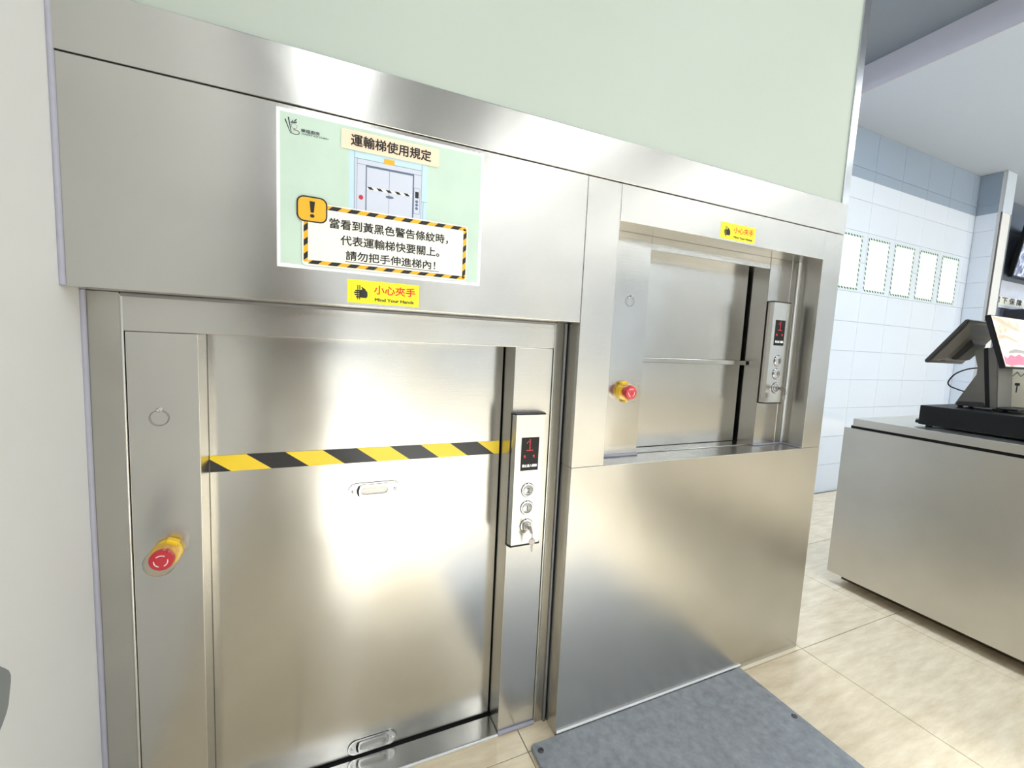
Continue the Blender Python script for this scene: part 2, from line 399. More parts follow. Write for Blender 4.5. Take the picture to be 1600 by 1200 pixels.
# pillar at the end of the tiled wall
PX0, PX1, PY = 5.84, 6.02, 1.02
wp = struct(MB().box(PX0 + 0.008, PX1, PY, YR + 0.006, 0, 2.96).build('wall_pillar', WALLWHITE))
for k in range(12):
    z0, z1 = TH * k + 0.0012, (2.955 if k == 11 else TH * (k + 1) - 0.0012)
    MB().box(PX0, PX0 + 0.008, PY + 0.028, YR - 0.001, z0, z1, bev=0.001).build('wall_tile', WALLTILE, wp)
MB().box(PX0 - 0.002, PX0 + 0.012, PY - 0.003, PY + 0.006, 0, 2.585).build('corner_strip', simple('brown_strip', lin(92, 84, 84), 0.5), wp)
MB().box(PX0 - 0.002, PX1 + 0.004, PY - 0.005, PY, 2.585, 2.955).build('painted_cap', simple('pale_blue_paint', lin(196, 208, 222), 0.6), wp)
MB().box(PX1, PX1 + 0.012, PY - 0.004, PY + 0.02, 1.0, 2.955).build('conduit', simple('grey_conduit', lin(120, 128, 140), 0.5), wp)
# rear wall of the kitchen past the pillar
struct(MB().box(6.0, XE + 0.15, YR + 0.15, YR + 0.3, -0.12, 2.96).build('wall_kitchen', simple('grey_blue_wall', lin(112, 121, 136), 0.7)))
# street wall with tall shop windows, right wall with a glazed door and window
def wall_with_openings(name, axis, at, th, lo, hi, z1, opens, mat):
    mb = MB(); cur = lo
    def b(a, c, z0, zz):
        if axis == 'y': mb.box(a, c, at - th, at, z0, zz)
        else: mb.box(at, at + th, a, c, z0, zz)
    for (a, c, z0, zt) in opens:
        b(cur, a, -0.12, z1); b(a, c, -0.12, z0); b(a, c, zt, z1); cur = c
    b(cur, hi, -0.12, z1)
    return struct(mb.build(name, mat))
front_open = [(-0.35, 1.5, 0.0, 2.75), (2.2, 4.4, 0.3, 2.75), (5.2, 8.4, 0.3, 2.75)]
side_open = [(-5.8, -3.4, 0.5, 2.6), (-2.2, -0.75, 0.65, 2.45)]
wall_with_openings('wall_front', 'y', YN, 0.15, XL, XE, 3.3, front_open, WALLGREY)
wall_with_openings('wall_right', 'x', XE, 0.15, YN, YR + 0.15, 3.3, side_open, WALLGREY)
FRAME = simple('window_frame_paint', lin(150, 155, 165), 0.5)
nw = 0
for (a, c, z0, z1) in front_open:
    nw += 1; mb = MB(); y0, y1 = YN - 0.1, YN - 0.05
    for xx in (a, c - 0.05, (a + c) / 2 - 0.025): mb.box(xx, xx + 0.05, y0, y1, z0, z1)
    for zz in (z0, z1 - 0.05): mb.box(a, c, y0, y1, zz, zz + 0.05)
    struct(mb.build('window_%d' % nw, FRAME))
for (a, c, z0, z1) in side_open:
    nw += 1; mb = MB(); x0, x1 = XE + 0.05, XE + 0.1; n = 3
    for k in range(n + 1):
        yy = a + (c - a - 0.06) * k / n; mb.box(x0, x1, yy, yy + 0.06, z0, z1)
    for zz in (z0, z0 + 0.62 * (z1 - z0), z1 - 0.06): mb.box(x0, x1, a, c, zz, zz + 0.06)
    struct(mb.build('window_%d' % nw, FRAME))

# ceiling lamps: shallow steel trays, each with its own area light
def ceiling_light(x, y, z, sx, sy, power, col, label):
    t = thing('ceiling_light', (x, y, z), label, 'lamp', 'ceiling lamps of the shop')
    mb = MB()
    for a, b, c, d in ((-sx / 2 - .03, sx / 2 + .03, -sy / 2 - .03, -sy / 2), (-sx / 2 - .03, sx / 2 + .03, sy / 2, sy / 2 + .03), (-sx / 2 - .03, -sx / 2, -sy / 2, sy / 2), (sx / 2, sx / 2 + .03, -sy / 2, sy / 2)):
        mb.box(x + a, x + b, y + c, y + d, z - 0.03, z)
    mb.build('frame', WHITEPAPER, t)
    dm = simple('lamp_diffuser', lin(240, 240, 240), 0.6, emit=(*col, 1), estr=0.5 * power / (math.pi * sx * sy))
    MB().box(x - sx / 2, x + sx / 2, y - sy / 2, y + sy / 2, z - 0.008, z - 0.001).build('diffuser', dm, t)
    ld = bpy.data.lights.new('lamp', 'AREA'); ld.shape = 'RECTANGLE'; ld.size = sx; ld.size_y = sy; ld.energy = 0.5 * power; ld.color = col
    lo = bpy.data.objects.new('lamp', ld); COL.objects.link(lo); lo.parent = t; lo.location = (0, 0, -0.012)
NEUT, COOL = (0.90, 0.96, 1.0), (0.74, 0.86, 1.0)
ceiling_light(0.08, -3.8, 3.14, 0.44, 6.4, 95, NEUT, 'long white ceiling tray lamp nearest the left wall, behind the camera')
ceiling_light(1.95, -3.8, 3.14, 0.60, 6.4, 130, NEUT, 'long white ceiling tray lamp in front of the dumbwaiter, behind the camera')
ceiling_light(3.70, -3.8, 2.96, 0.80, 6.4, 130, NEUT, 'long white ceiling tray lamp beside the ceiling step, behind the camera')
ceiling_light(5.70, -3.5, 2.96, 0.30, 5.4, 62, COOL, 'long cool ceiling tray lamp in front of the tiled wall, behind the camera')
ceiling_light(7.60, -3.5, 2.96, 0.30, 5.4, 62, COOL, 'long cool ceiling tray lamp nearest the right wall')
ceiling_light(8.10, 0.75, 2.96, 1.20, 0.3, 60, COOL, 'short cool ceiling tray lamp beyond the counter')

ceiling_light(2.20, 0.55, 3.14, 0.30, 0.9, 120, COOL, 'added cool ceiling tray lamp, out of view, brightening the passage beside the lifts')  # unseen lamp added to brighten the passage, tiles and counter

# ================================================================= STEEL BAND
bd = MB().box(XL + 0.002, XR, -0.0025, 0.06, ZS + 0.0008, ZT + 0.001, bev=0.0012, seg=2).build('steel_band', STEEL)
tag(bd, 'long brushed steel band running along the top of both lifts', 'cladding')

# ================================================================= LEFT LIFT
g = thing('goods_lift', (0.11, 0.13, 0), 'floor-level steel goods lift with closed door and striped tape', 'lift')
bev = 0.0012
MB().box(XL + 0.003, XA - 0.0012, 0.0, 0.25, ZH, ZS - 0.0006, bev=0.0015, seg=2).build('header_panel', STEEL, g)
MB().box(XL + 0.001, -0.3525, YF + 0.001, 0.25, 0, ZH - 0.0005, bev=0.001).build('filler_strip', STEEL2, g)
MB().box(0.6012, XA - 0.0015, YF - 0.002, 0.25, 0, ZH - 0.0005, bev=0.001).build('filler_strip', STEEL2, g)
MB().box(-0.349, 0.597, YF, YD + 0.03, 1.1405, ZH - 0.0005, bev=bev, seg=2).build('lintel', STEEL, g)
MB().box(-0.347, -0.2300, YF + 0.0006, 0.172, 0, 1.1398, bev=bev, seg=2).build('side_panel', STEEL, g)
MB().box(0.4785, 0.5945, YF + 0.0006, 0.20, 0, 1.1398, bev=bev, seg=2).build('side_panel', STEEL, g)
MB().tube([(-0.3505, YF + 0.0005, 0.0), (-0.3502, YF + 0.0005, 0.45), (-0.3508, YF + 0.0005, 0.8), (-0.3505, YF + 0.0005, ZH - 0.004)], 0.0026).build('edge_bead', SATIN, g, smooth=True)
MB().tube([(0.5985, YF + 0.0005, 0.0), (0.5985, YF + 0.0005, ZH - 0.004)], 0.0024).build('edge_bead', SATIN, g, smooth=True)
# doors (two leaves; the tape hides the joint)
MB().box(-0.2299, 0.4752, YD, YD + 0.02, 0.853, 1.17, bev=0.001).build('door_leaf', STEEL_DOOR, g)
MB().box(-0.2299, 0.4752, YD - 0.001, YD + 0.02, 0.0115, 0.8525, bev=0.001).build('door_leaf', STEEL_DOOR, g)
MB().box(-0.2292, 0.4780, 0.175, 0.25, 0.002, 1.2).build('shaft_recess', VOID, g)
MB().box(-0.2295, 0.4782, 0.131, 0.175, 0.0, 0.002).build('threshold_gap', VOID, g)
MB().box(-0.2295, 0.4780, YF - 0.002, 0.131, 0.0, 0.007, bev=0.002, seg=2).build('sill_plate', STEEL_GLOSS, g)
MB().tube([(-0.2295, YF - 0.003, 0.003), (0.2, YF - 0.0035, 0.0035), (0.4780, YF - 0.003, 0.003)], 0.0035).build('sealant_bead', SEALWHITE, g, smooth=True)
MB().tube([(0.4785, YF - 0.002, 0.006), (0.54, YF - 0.003, 0.006), (0.5945, YF - 0.002, 0.005)], 0.006).build('sealant_bead', SEALANT, g, smooth=True)
MB().tube([(-0.35, YF - 0.001, ZH - 0.004), (0.1, YF - 0.001, ZH - 0.0035), (0.595, YF - 0.001, ZH - 0.004)], 0.004).build('sealant_bead', SEALGREY, g, smooth=True)
MB().tube([(XA - 0.0062, YF - 0.0045, 0.0), (XA - 0.0062, YF - 0.0045, 0.6), (XA - 0.0062, YF - 0.0045, ZH - 0.003)], [0.0045, 0.003, 0.004]).build('sealant_bead', SEALGREY, g, smooth=True)
# flush pull handles
def stadium(cx, cz, hw, hh, n=10):
    pts = []
    for k in range(n + 1): t = -math.pi / 2 + math.pi * k / n; pts.append((cx + hw - hh + hh * math.cos(t), cz + hh * math.sin(t)))
    for k in range(n + 1): t = math.pi / 2 + math.pi * k / n; pts.append((cx - hw + hh + hh * math.cos(t), cz + hh * math.sin(t)))
    return pts
CUP = simple('worn_grey_metal', (0.42, 0.41, 0.40, 1), 0.35, 0.9)
def pull(cx, cz, label):
    h = thing('pull_handle', (cx, YD, cz - 0.02), label, 'handle', 'flush pulls on the lift door'); yb = YD - 0.0012
    MB().ring(stadium(cx, cz, 0.064, 0.0205), stadium(cx, cz, 0.0615, 0.0178), 'y', yb - 0.003, yb).build('outer_rim', CHROME, h)
    MB().ring(stadium(cx, cz, 0.0615, 0.0178), stadium(cx, cz, 0.040, 0.0150), 'y', yb - 0.0015, yb).build('face_plate', SATIN, h)
    MB().ring(stadium(cx, cz, 0.0435, 0.0160), stadium(cx, cz, 0.0345, 0.0105), 'y', yb - 0.0046, yb).build('raised_lip', CHROME, h)
    MB().prism(stadium(cx, cz, 0.0345, 0.0105), 'y', yb - 0.0004, yb).build('finger_cup', CUP, h)
    MB().ring(stadium(cx, cz, 0.0652, 0.0217), stadium(cx, cz, 0.0638, 0.0203), 'y', yb - 0.0006, yb).build('joint_line', DARKMETAL, h)
    MB().ring(stadium(cx, cz, 0.0440, 0.0165), stadium(cx, cz, 0.0430, 0.0155), 'y', yb - 0.0022, yb).build('joint_line', DARKMETAL, h)
    MB().prism([(cx - 0.0435, cz - 0.004), (cx - 0.0410, cz - 0.0105), (cx - 0.0365, cz - 0.0140), (cx - 0.0385, cz), (cx - 0.0350, cz + 0.0140), (cx - 0.0400, cz + 0.0120), (cx - 0.0435, cz + 0.004)], 'y', yb - 0.0050, yb).build('slot', BLACK, h)
    for sx in (-1, 1):
        s = MB().lathe([(0.0042, 0.0), (0.0042, 0.0015), (0.0025, 0.0026)], (cx + sx * 0.0525, yb - 0.0012, cz), n=14).build('screw', CHROME, h, smooth=True)
pull(0.1275, 0.7545, 'stadium-shaped chrome flush pull on the door below the striped tape')
pull(0.1335, 0.0335, 'stadium-shaped chrome flush pull at the foot of the lift door')

# ================================================================= RIGHT LIFT
d = thing('dumbwaiter', (1.18, 0.13, 0), 'waist-height steel dumbwaiter with recessed opening and two door leaves', 'lift')
MB().box(XA, XR, 0.0, 0.25, 0.0, ZB - 0.0006, bev=bev, seg=2).build('front_panel', STEEL, d)
MB().box(XA, XB - 0.0004, 0.0004, 0.25, ZB, ZS - 0.0006, bev=bev, seg=2).build('upright', STEEL, d)
MB().box(XC + 0.0003, XR, 0.0004, 0.25, ZB, ZS - 0.0006, bev=bev, seg=2).build('upright', STEEL, d)
MB().box(XB + 0.0004, XC - 0.0002, 0.0, 0.25, ZO, ZS - 0.0006, bev=bev, seg=2).build('header_panel', STEEL, d)
MB().box(XB, 0.926, Y2, 0.17, ZB, ZO, bev=0.001).build('side_panel', STEEL_GLOSS, d)
MB().box(0.9265, 1.4675, Y2 + 0.001, 0.16, 1.4555, ZO, bev=0.001).build('lintel', STEEL_GLOSS, d)
MB().box(1.468, 1.5855, Y2, 0.20, ZB, ZO, bev=0.001).build('side_panel', STEEL_GLOSS, d)
MB().box(1.5865, XC - 0.0002, Y2 + 0.003, 0.20, ZB, ZO, bev=0.001).build('filler_strip', STEEL2, d)
MB().tube([(1.586, Y2 + 0.001, ZB), (1.586, Y2 + 0.001, ZO)], 0.0018).build('edge_bead', SATIN, d, smooth=True)
MB().box(0.9265, 1.455, YD2, YD2 + 0.02, 1.1238, 1.49, bev=0.001).build('door_leaf', STEEL_DOOR, d)
MB().box(0.9265, 1.455, YD2, YD2 + 0.02, 0.8155, 1.108, bev=0.001).build('door_leaf', STEEL_DOOR, d)
MB().box(0.9265, 1.459, YD2 - 0.022, YD2 + 0.02, 1.1082, 1.1236, bev=0.0012, seg=2).build('door_ledge', STEEL_GLOSS, d)
MB().box(0.9265, 1.56, 0.205, 0.255, ZB, 1.49).build('shaft_recess', VOID, d)
MB().box(0.9265, 1.4675, 0.093, 0.150, ZB - 0.0002, ZB + 0.0022, bev=0.001).build('sill_plate', STEEL_GLOSS, d)
MB().tube([(XB + 0.003, Y2 - 0.002, ZB + 0.003), (0.926, Y2 - 0.002, ZB + 0.0025)], 0.0045).build('sealant_bead', SEALANT, d, smooth=True)
MB().tube([(XB + 0.003, Y2 - 0.001, ZB), (XB + 0.003, Y2 - 0.001, ZO)], 0.003).build('sealant_bead', SEALWHITE, d, smooth=True)
MB().tube([(XC - 0.003, Y2, ZB), (XC - 0.003, Y2, ZO)], 0.0035).build('sealant_bead', SEALWHITE, d, smooth=True)
MB().tube([(1.468, Y2 - 0.002, ZB + 0.002), (XC - 0.003, Y2 - 0.001, ZB + 0.002), (XC - 0.003, 0.004, ZB + 0.002)], 0.0028).build('sealant_bead', SEALANT, d, smooth=True)
MB().tube([(XA + 0.002, -0.002, 0.014), (1.0, -0.003, 0.0145), (1.41, -0.002, 0.0145)], 0.004).build('sealant_bead', SEALWHITE, d, smooth=True)
MB().box(1.415, 1.728, -0.0125, -0.0002, 0.0, 0.0012).build('mortar_strip', simple('pale_mortar', lin(232, 222, 200), 0.8), d)

# ================================================================= CONTROL PANELS
def control_panel(cx, yb, z0, z1, label, disp, b2, b1, lk, lit):
    t = thing('control_panel', (cx, yb, z0), label, 'control panel', 'lift control panels'); D = 0.025
    yf = yb - D
    prof = [(cx - .047, yb), (cx - .047, yb - .013), (cx - .0425, yf), (cx + .0425, yf), (cx + .047, yb - .013), (cx + .047, yb)]
    MB().prism(prof, 'z', z0 + 0.003, z1 - 0.003).build('housing', PANEL, t)
    MB().box(cx - .0488, cx + .0488, yb - 0.004, yb, z0 + 0.0005, z1 - 0.0005).build('back_plate', BLACK, t)
    for a, b in ((z0, z0 + 0.0035), (z1 - 0.0035, z1)):
        MB().prism([(cx + (x - cx) * 1.045, yb + (y - yb) * 1.08) for x, y in prof], 'z', a, b).build('end_cap', BLACK, t)
    x0, x1, zb, zt = disp
    ds = MB().box(x0, x1, yf - 0.0012, yf + 0.0005, zb, zt).build('display', BLACK, t); yy = yf - 0.0016
    xm = (x0 + x1) / 2; mb = MB(); s = 0.0022
    cells = [(0, k) for k in range(8)] + [(-1, 6), (-2, 5)] + [(-2, 0), (-1, 0), (1, 0), (2, 0)]
    for a, b in cells:
        px, pz = xm + a * 0.0042 - 0.001, zt - 0.036 + b * 0.0042
        mb.box(px - s / 2, px + s / 2, yy, yy + 0.0004, pz - s / 2, pz + s / 2)
    mb.build('digit', REDLED, ds, label='red dotted figure 1')
    for k in (-1, 1):
        MB().lathe([(0.0022, 0.0), (0.0022, 0.0006)], (xm + k * 0.014 - 0.002, yy + 0.0004, zt - 0.0515), n=10).build('indicator', REDLED, ds)
        put_text('caption', '上行' if k < 0 else '下行', 0.0036, xm + k * 0.014 - 0.002, yy, zt - 0.056, REDLED, ds)
    put_text('notice', '禁止進入轎廂', 0.0085, xm, yy, zb + 0.013, WHITELED, ds, offset=0.0003, width=(x1 - x0) * 0.84)
    for (bx, bz), num in ((b2, '2'), (b1, '1')):
        MB().lathe([(0.0206, 0.0), (0.0206, 0.0009), (0.0196, 0.0009)], (bx, yf, bz), n=36).build('button_gasket', DARKMETAL, t, smooth=True)
        r = MB().lathe([(0.0195, 0.0), (0.0195, 0.002), (0.018, 0.0036), (0.0158, 0.0036), (0.0154, 0.002)], (bx, yf, bz), n=36).build('button', CHROME, t, smooth=True)
        MB().lathe([(0.0152, 0.0018), (0.0152, 0.0045), (0.0143, 0.0052)], (bx, yf, bz), n=36).build('button_cap', BTN, r, smooth=True)
        put_text('numeral', num, 0.019, bx, yf - 0.0056, bz, NUM, r, offset=0.0006)
    lx, lz = lk
    MB().lathe([(0.0206, 0.0), (0.0206, 0.0009), (0.0196, 0.0009)], (lx, yf, lz), n=36).build('switch_gasket', DARKMETAL, t, smooth=True)
    k = MB().lathe([(0.0195, 0.0), (0.0195, 0.002), (0.018, 0.0042), (0.0145, 0.0042), (0.014, 0.002)], (lx, yf, lz), n=36).build('key_switch', CHROME, t, smooth=True)
    MB().lathe([(0.0138, 0.0018), (0.0138, 0.006), (0.0115, 0.0085), (0.0085, 0.0085), (0.0080, 0.012), (0.0065, 0.012)], (lx, yf, lz), n=28).build('barrel', CUP, k, smooth=True)
    return yf
PANEL = steel('panel_steel', col=(0.70, 0.69, 0.66, 1), rough=0.24, aniso=0.4, wav=0.05, stain=0.03)
BTN = simple('button_cap_metal', (0.45, 0.45, 0.44, 1), 0.35, 0.9, 0.02)
NUM = simple('engraved_grey', lin(70, 70, 72), 0.5)
yf1 = control_panel(0.5232, YF, 0.5885, 0.9625, 'steel control panel with lit figure 1 beside the taped door', (0.4985, 0.5515, 0.8040, 0.8965), (0.5242, 0.7482), (0.5240, 0.6977), (0.5249, 0.6458), True)
yf2 = control_panel(1.5170, Y2, 0.9735, 1.3425, 'steel control panel with lit figure 1 inside the dumbwaiter opening', (1.4920, 1.5425, 1.1860, 1.2770), (1.5222, 1.1302), (1.5214, 1.0833), (1.5235, 1.0314), True)

def keys(lx, yf, lz, label, sgn=1):
    t = thing('key_bunch', (lx, yf, lz - 0.06), label, 'keys', 'keys hanging in the lift key switches')
    KM = simple('key_steel', (0.33, 0.32, 0.31, 1), 0.3, 1.0)
    # key in the lock, its bow standing out towards the room
    kb = MB().box(lx - 0.0012, lx + 0.0012, yf - 0.020, yf - 0.0085, lz - 0.004, lz + 0.004, bev=0.0004)
    kb.prism([(yf - 0.020 + 0.010 * math.cos(a) - 0.010, lz + 0.0105 * math.sin(a)) for a in [2 * math.pi * k / 18 for k in range(18)]], 'x', lx - 0.0012, lx + 0.0012, m=Matrix.Translation((lx, 0, lz)) @ Matrix.Rotation(math.radians(-8), 4, 'Y') @ Matrix.Translation((-lx, 0, -lz)))
    kb.build('lock_key', KM, t)
    c = Vector((lx + 0.002 * sgn, yf - 0.036, lz - 0.014))
    MB().loop(c, 0.0105, 0.0008, axis='y', n=28, nt=6, tilt=Matrix.Rotation(math.radians(65), 3, 'Z')).build('split_ring', KM, t, smooth=True)
    kx, ky, kz = lx + 0.004 * sgn, yf - 0.034, lz - 0.032
    mb = MB().prism([(kx + 0.0095 * math.cos(a), kz + 0.0105 * math.sin(a)) for a in [2 * math.pi * k / 18 + 0.15 for k in range(18)]], 'y', ky, ky + 0.002)
    mb.prism([(kx - 0.003, kz - 0.009), (kx + 0.003, kz - 0.009), (kx + 0.003, kz - 0.027), (kx, kz - 0.031), (kx - 0.002, kz - 0.026), (kx - 0.001, kz - 0.022), (kx - 0.003, kz - 0.018)], 'y', ky, ky + 0.002)
    mb.build('spare_key', KM, t)
keys(0.5249, yf1, 0.6458, 'two silver keys hanging from the key switch beside the taped door')
keys(1.5235, yf2, 1.0314, 'two silver keys hanging from the key switch in the dumbwaiter')

# ================================================================= EMERGENCY STOPS
def estop(cx, yb, cz, label, ang, L=0.030):
    t = thing('emergency_button', (cx, yb, cz - 0.032), label, 'emergency button', 'red emergency stop buttons')
    rot = Matrix.Translation((cx, 0, cz)) @ Matrix.Rotation(ang, 4, 'Y') @ Matrix.Translation((-cx, 0, -cz))
    MB().lathe([(0.0262, 0.0), (0.0262, 0.013), (0.0250, 0.015), (0.0215, 0.015)], (cx, yb, cz), n=40).build('collar', YEL, t, smooth=True)
    mb = MB().box(cx - 0.011, cx + 0.011, yb - 0.018, yb, cz + 0.022, cz + 0.031, bev=0.002, m=rot)
    mb.build('hinge', YEL, t)
    MB().box(cx - 0.006, cx + 0.006, yb - 0.016, yb, cz - 0.034, cz - 0.023, bev=0.002, m=rot).build('latch', YEL, t)
    b = MB().lathe([(0.014, 0.015), (0.014, L - 0.008), (0.0185, L - 0.004), (0.0208, L + 0.002), (0.0208, L + 0.010), (0.0195, L + 0.0125), (0.012, L + 0.0135)], (cx, yb, cz), n=40).build('mushroom_head', RED, t, smooth=True)
    for k in range(3):
        a0 = math.radians(15 + 120 * k + 40); n = 12; rin, rout = 0.0105, 0.0122
        o = [(cx + rout * math.cos(a0 + 1.35 * i / n), cz + rout * math.sin(a0 + 1.35 * i / n)) for i in range(n + 1)]
        i_ = [(cx + rin * math.cos(a0 + 1.35 * i / n), cz + rin * math.sin(a0 + 1.35 * i / n)) for i in range(n + 1)]
        MB().prism(o + i_[::-1], 'y', yb - L - 0.0142, yb - L - 0.0128).build('arrow_mark', WHITEINK, b)
    # clear guard
    mb = MB(); rings = []
    for r, h in ((0.0270, 0.012), (0.0275, 0.030), (0.0272, L + 0.022), (0.0245, L + 0.026), (0.010, L + 0.0272)):
        rings.append([mb.bm.verts.new((cx + r * math.cos(2 * math.pi * k / 40), yb - h, cz + r * math.sin(2 * math.pi * k / 40))) for k in range(40)])
    for a, c in zip(rings, rings[1:]):
        for k in range(40): mb.bm.faces.new((a[k], a[(k + 1) % 40], c[(k + 1) % 40], c[k]))
    mb.bm.faces.new(rings[-1])
    mb.build('clear_guard', CLEAR, t, smooth=True)
estop(-0.2905, YF, 0.688, 'red emergency stop under clear guard beside the left edge of the taped door', math.radians(25))
estop(0.8545, Y2, 1.0185, 'red emergency stop under clear guard on the dumbwaiter side panel', math.radians(-12))

def wire_ring(cx, y, cz, r, label):
    t = thing('wire_ring', (cx, y, cz - 2 * r), label, 'wire ring', 'wire rings on screws')
    MB().lathe([(0.0035, 0.0), (0.0045, 0.003), (0.0045, 0.0055), (0.0025, 0.008)], (cx, y, cz), n=16).build('screw_head', CHROME, t, smooth=True)
    MB().loop((cx - 0.0005, y - 0.003, cz - r - 0.001), r, 0.0004, n=48, nt=6).build('wire', DARKMETAL, t, smooth=True)
wire_ring(-0.2972, YF, 0.9855, 0.0155, 'thin wire ring on a screw above the left emergency stop')
wire_ring(0.8585, Y2, 1.309, 0.0145, 'thin wire ring on a screw on the dumbwaiter side panel')

# ================================================================= STRIPED TAPE
tz0, tz1, ty = 0.8295, 0.8672, YD - 0.0016
tp = thing('warning_tape', (0.12, ty, tz0), 'yellow and black striped warning tape stuck across the lift door', 'tape')
xs0, xs1 = -0.2288, 0.4733
def clip(poly):
    def half(p, f, v):
        out = []
        for i in range(len(p)):
            a, b = p[i - 1], p[i]; ia, ib = f(a[0]), f(b[0])
            if ia != ib: u = (v - a[0]) / (b[0] - a[0]); out.append((v, a[1] + u * (b[1] - a[1])))
            if ib: out.append(b)
        return out
    return half(half(poly, lambda x: x >= xs0, xs0), lambda x: x <= xs1, xs1)
per, wb, sh = 0.1616, 0.080, 0.0515
for k in range(-1, 5):
    x = -0.1582 + per * k
    for off, w, m in ((0, wb, BLKTAPE), (wb, per - wb, YELTAPE)):
        p = clip([(x + off, tz1), (x + off + sh, tz0), (x + off + w + sh, tz0), (x + off + w, tz1)])
        if len(p) > 2: MB().prism(p, 'y', ty, ty + 0.0005).build('stripe', m, tp)

# ================================================================= STICKERS
def sticker(x0, z1, w, h, label):
    y = -0.0005; t = thing('caution_sticker', (x0 + w / 2, y, z1 - h), label, 'sticker', 'yellow caution stickers')
    MB().box(x0, x0 + w, y, -0.0001, z1 - h, z1).build('backing', YELSTICK, t)
    y1 = y - 0.0003; s = h / 0.049; X = lambda u: x0 + u * w / 0.152; Z = lambda v: z1 - v * s
    o = rrect(X(0.0085), X(0.0455), Z(0.043), Z(0.0075), 0.001, 2); i_ = rrect(X(0.0090), X(0.0450), Z(0.0425), Z(0.0080), 0.001, 2)
    MB().ring(o, i_, 'y', y1, y1 + 0.0002).build('frame_line', AMBER, t)
    mb = MB()   # pinched hand: palm, thumb, four fingers, two bars
    palm = [(0.0265, 0.021), (0.031, 0.0185), (0.0365, 0.0205), (0.0405, 0.0245), (0.041, 0.0335), (0.0385, 0.0375), (0.0275, 0.0375), (0.0255, 0.034), (0.0248, 0.026)]
    mb.prism([(X(a), Z(b)) for a, b in palm], 'y', y1, y1 + 0.0002)
    mb.prism([(X(a), Z(b)) for a, b in ((0.0275, 0.0148), (0.0290, 0.0140), (0.0365, 0.0192), (0.0375, 0.0225), (0.0320, 0.0222))], 'y', y1 - 0.0001, y1 + 0.0001)
    for v, l in ((0.0215, 0.0155), (0.0255, 0.0130), (0.0300, 0.0140), (0.0345, 0.0170)):
        mb.prism([(p, q) for p, q in rrect(X(l), X(0.027), Z(v + 0.0032), Z(v), 0.0013, 3)], 'y', y1, y1 + 0.00015)
    for u in (0.0197, 0.0238): mb.box(X(u), X(u + 0.0020), y1 - 0.0001, y1 + 0.0001, Z(0.0415), Z(0.0105))
    mb.build('hand_symbol', INK, t)
    put_text('headline', '小心夾手', 0.0205 * s, X(0.099), y1, Z(0.0195), REDINK, t, offset=0.0005, width=(X(0.144) - X(0.0555)))
    put_text('caption', 'Mind Your Hands', 0.0095 * s, X(0.098), y1, Z(0.0398), INK, t, offset=0.00038, width=(X(0.140) - X(0.0565)))
sticker(0.0500, 1.2709, 0.1522, 0.0487, 'yellow hand caution sticker under the green notice')
sticker(1.1190, 1.5515, 0.1525, 0.0490, 'yellow hand caution sticker above the dumbwaiter opening')

# ================================================================= NOTICE
PX, PZ = -0.0812, 1.5852
n = thing('safety_notice', (PX + 0.2135, -0.001, PZ - 0.30), 'laminated green notice about using the lift, stuck on the steel header', 'notice')
def pr(name, pts, lvl, mat, parent=n, t=0.0002, **k):
    y = -0.0011 - lvl * 0.00028
    return MB().prism([(PX + a, PZ - b) for a, b in pts], 'y', y, y + t).build(name, mat, parent, **k)
R4 = lambda a, b, c, dd: [(a, b), (c, b), (c, dd), (a, dd)]
MB().box(PX - 0.001, PX + 0.4275, -0.0009, -0.0001, PZ - 0.3025, PZ + 0.001, bev=0.0003).build('sheet', WHITEPAPER, n)
pr('green_print', R4(0.0055, 0.0058, 0.4200, 0.2945), 0, POSTGREEN)
# picture of the lift
ill = pr('lift_picture', R4(0.132, 0.050, 0.295, 0.176), 1, SKYINK)
pr('drawn_frame', R4(0.1428, 0.0655, 0.2826, 0.172), 2, LILAC, ill)
def line(a, b, c, dd, w=0.0007):
    v = Vector((c - a, dd - b)).normalized() * w / 2; pr('drawn_line', [(a - v.y, b + v.x), (c - v.y, dd + v.x), (c + v.y, dd - v.x), (a + v.y, b - v.x)], 3, SLATEINK, ill)
for L_ in ((0.1428, 0.052, 0.1428, 0.172), (0.2826, 0.052, 0.2826, 0.172), (0.1428, 0.0655, 0.2826, 0.0655), (0.1478, 0.0655, 0.1478, 0.172), (0.1478, 0.0760, 0.2826, 0.0755), (0.2826, 0.131, 0.295, 0.131), (0.2870, 0.131, 0.2870, 0.172)): line(*L_)
pr('drawn_door_frame', R4(0.1650, 0.0760, 0.2660, 0.172), 3, SLATEINK, ill)
pr('drawn_door', R4(0.1672, 0.0800, 0.2128, 0.172), 4, LILAC, ill)
pr('drawn_door', R4(0.2136, 0.0800, 0.2630, 0.172), 4, LILAC, ill)
pr('drawn_tape', R4(0.1675, 0.1195, 0.2625, 0.1245), 5, CREAM, ill)
for k in range(5):
    a = 0.1675 + 0.019 * k; pr('drawn_stripe', [(a, 0.1195), (a + 0.009, 0.1195), (a + 0.0145, 0.1245), (a + 0.0055, 0.1245)], 6, INK, ill)
pr('drawn_pull', [(0.2145 + 0.0085 * math.cos(t), 0.1335 + 0.003 * math.sin(t)) for t in [2 * math.pi * k / 20 for k in range(20)]], 5, SLATEINK, ill)
pr('drawn_button', [(0.1560 + 0.0045 * math.cos(t), 0.1432 + 0.0047 * math.sin(t)) for t in [2 * math.pi * k / 20 for k in range(20)]], 4, RED, ill)
pr('drawn_panel', R4(0.2660, 0.1040, 0.2795, 0.1590), 4, SLATEINK, ill); pr('drawn_panel', R4(0.2667, 0.1047, 0.2788, 0.1583), 5, LILAC, ill)
pr('drawn_display', R4(0.2690, 0.1120, 0.2765, 0.1255), 6, INK, ill)
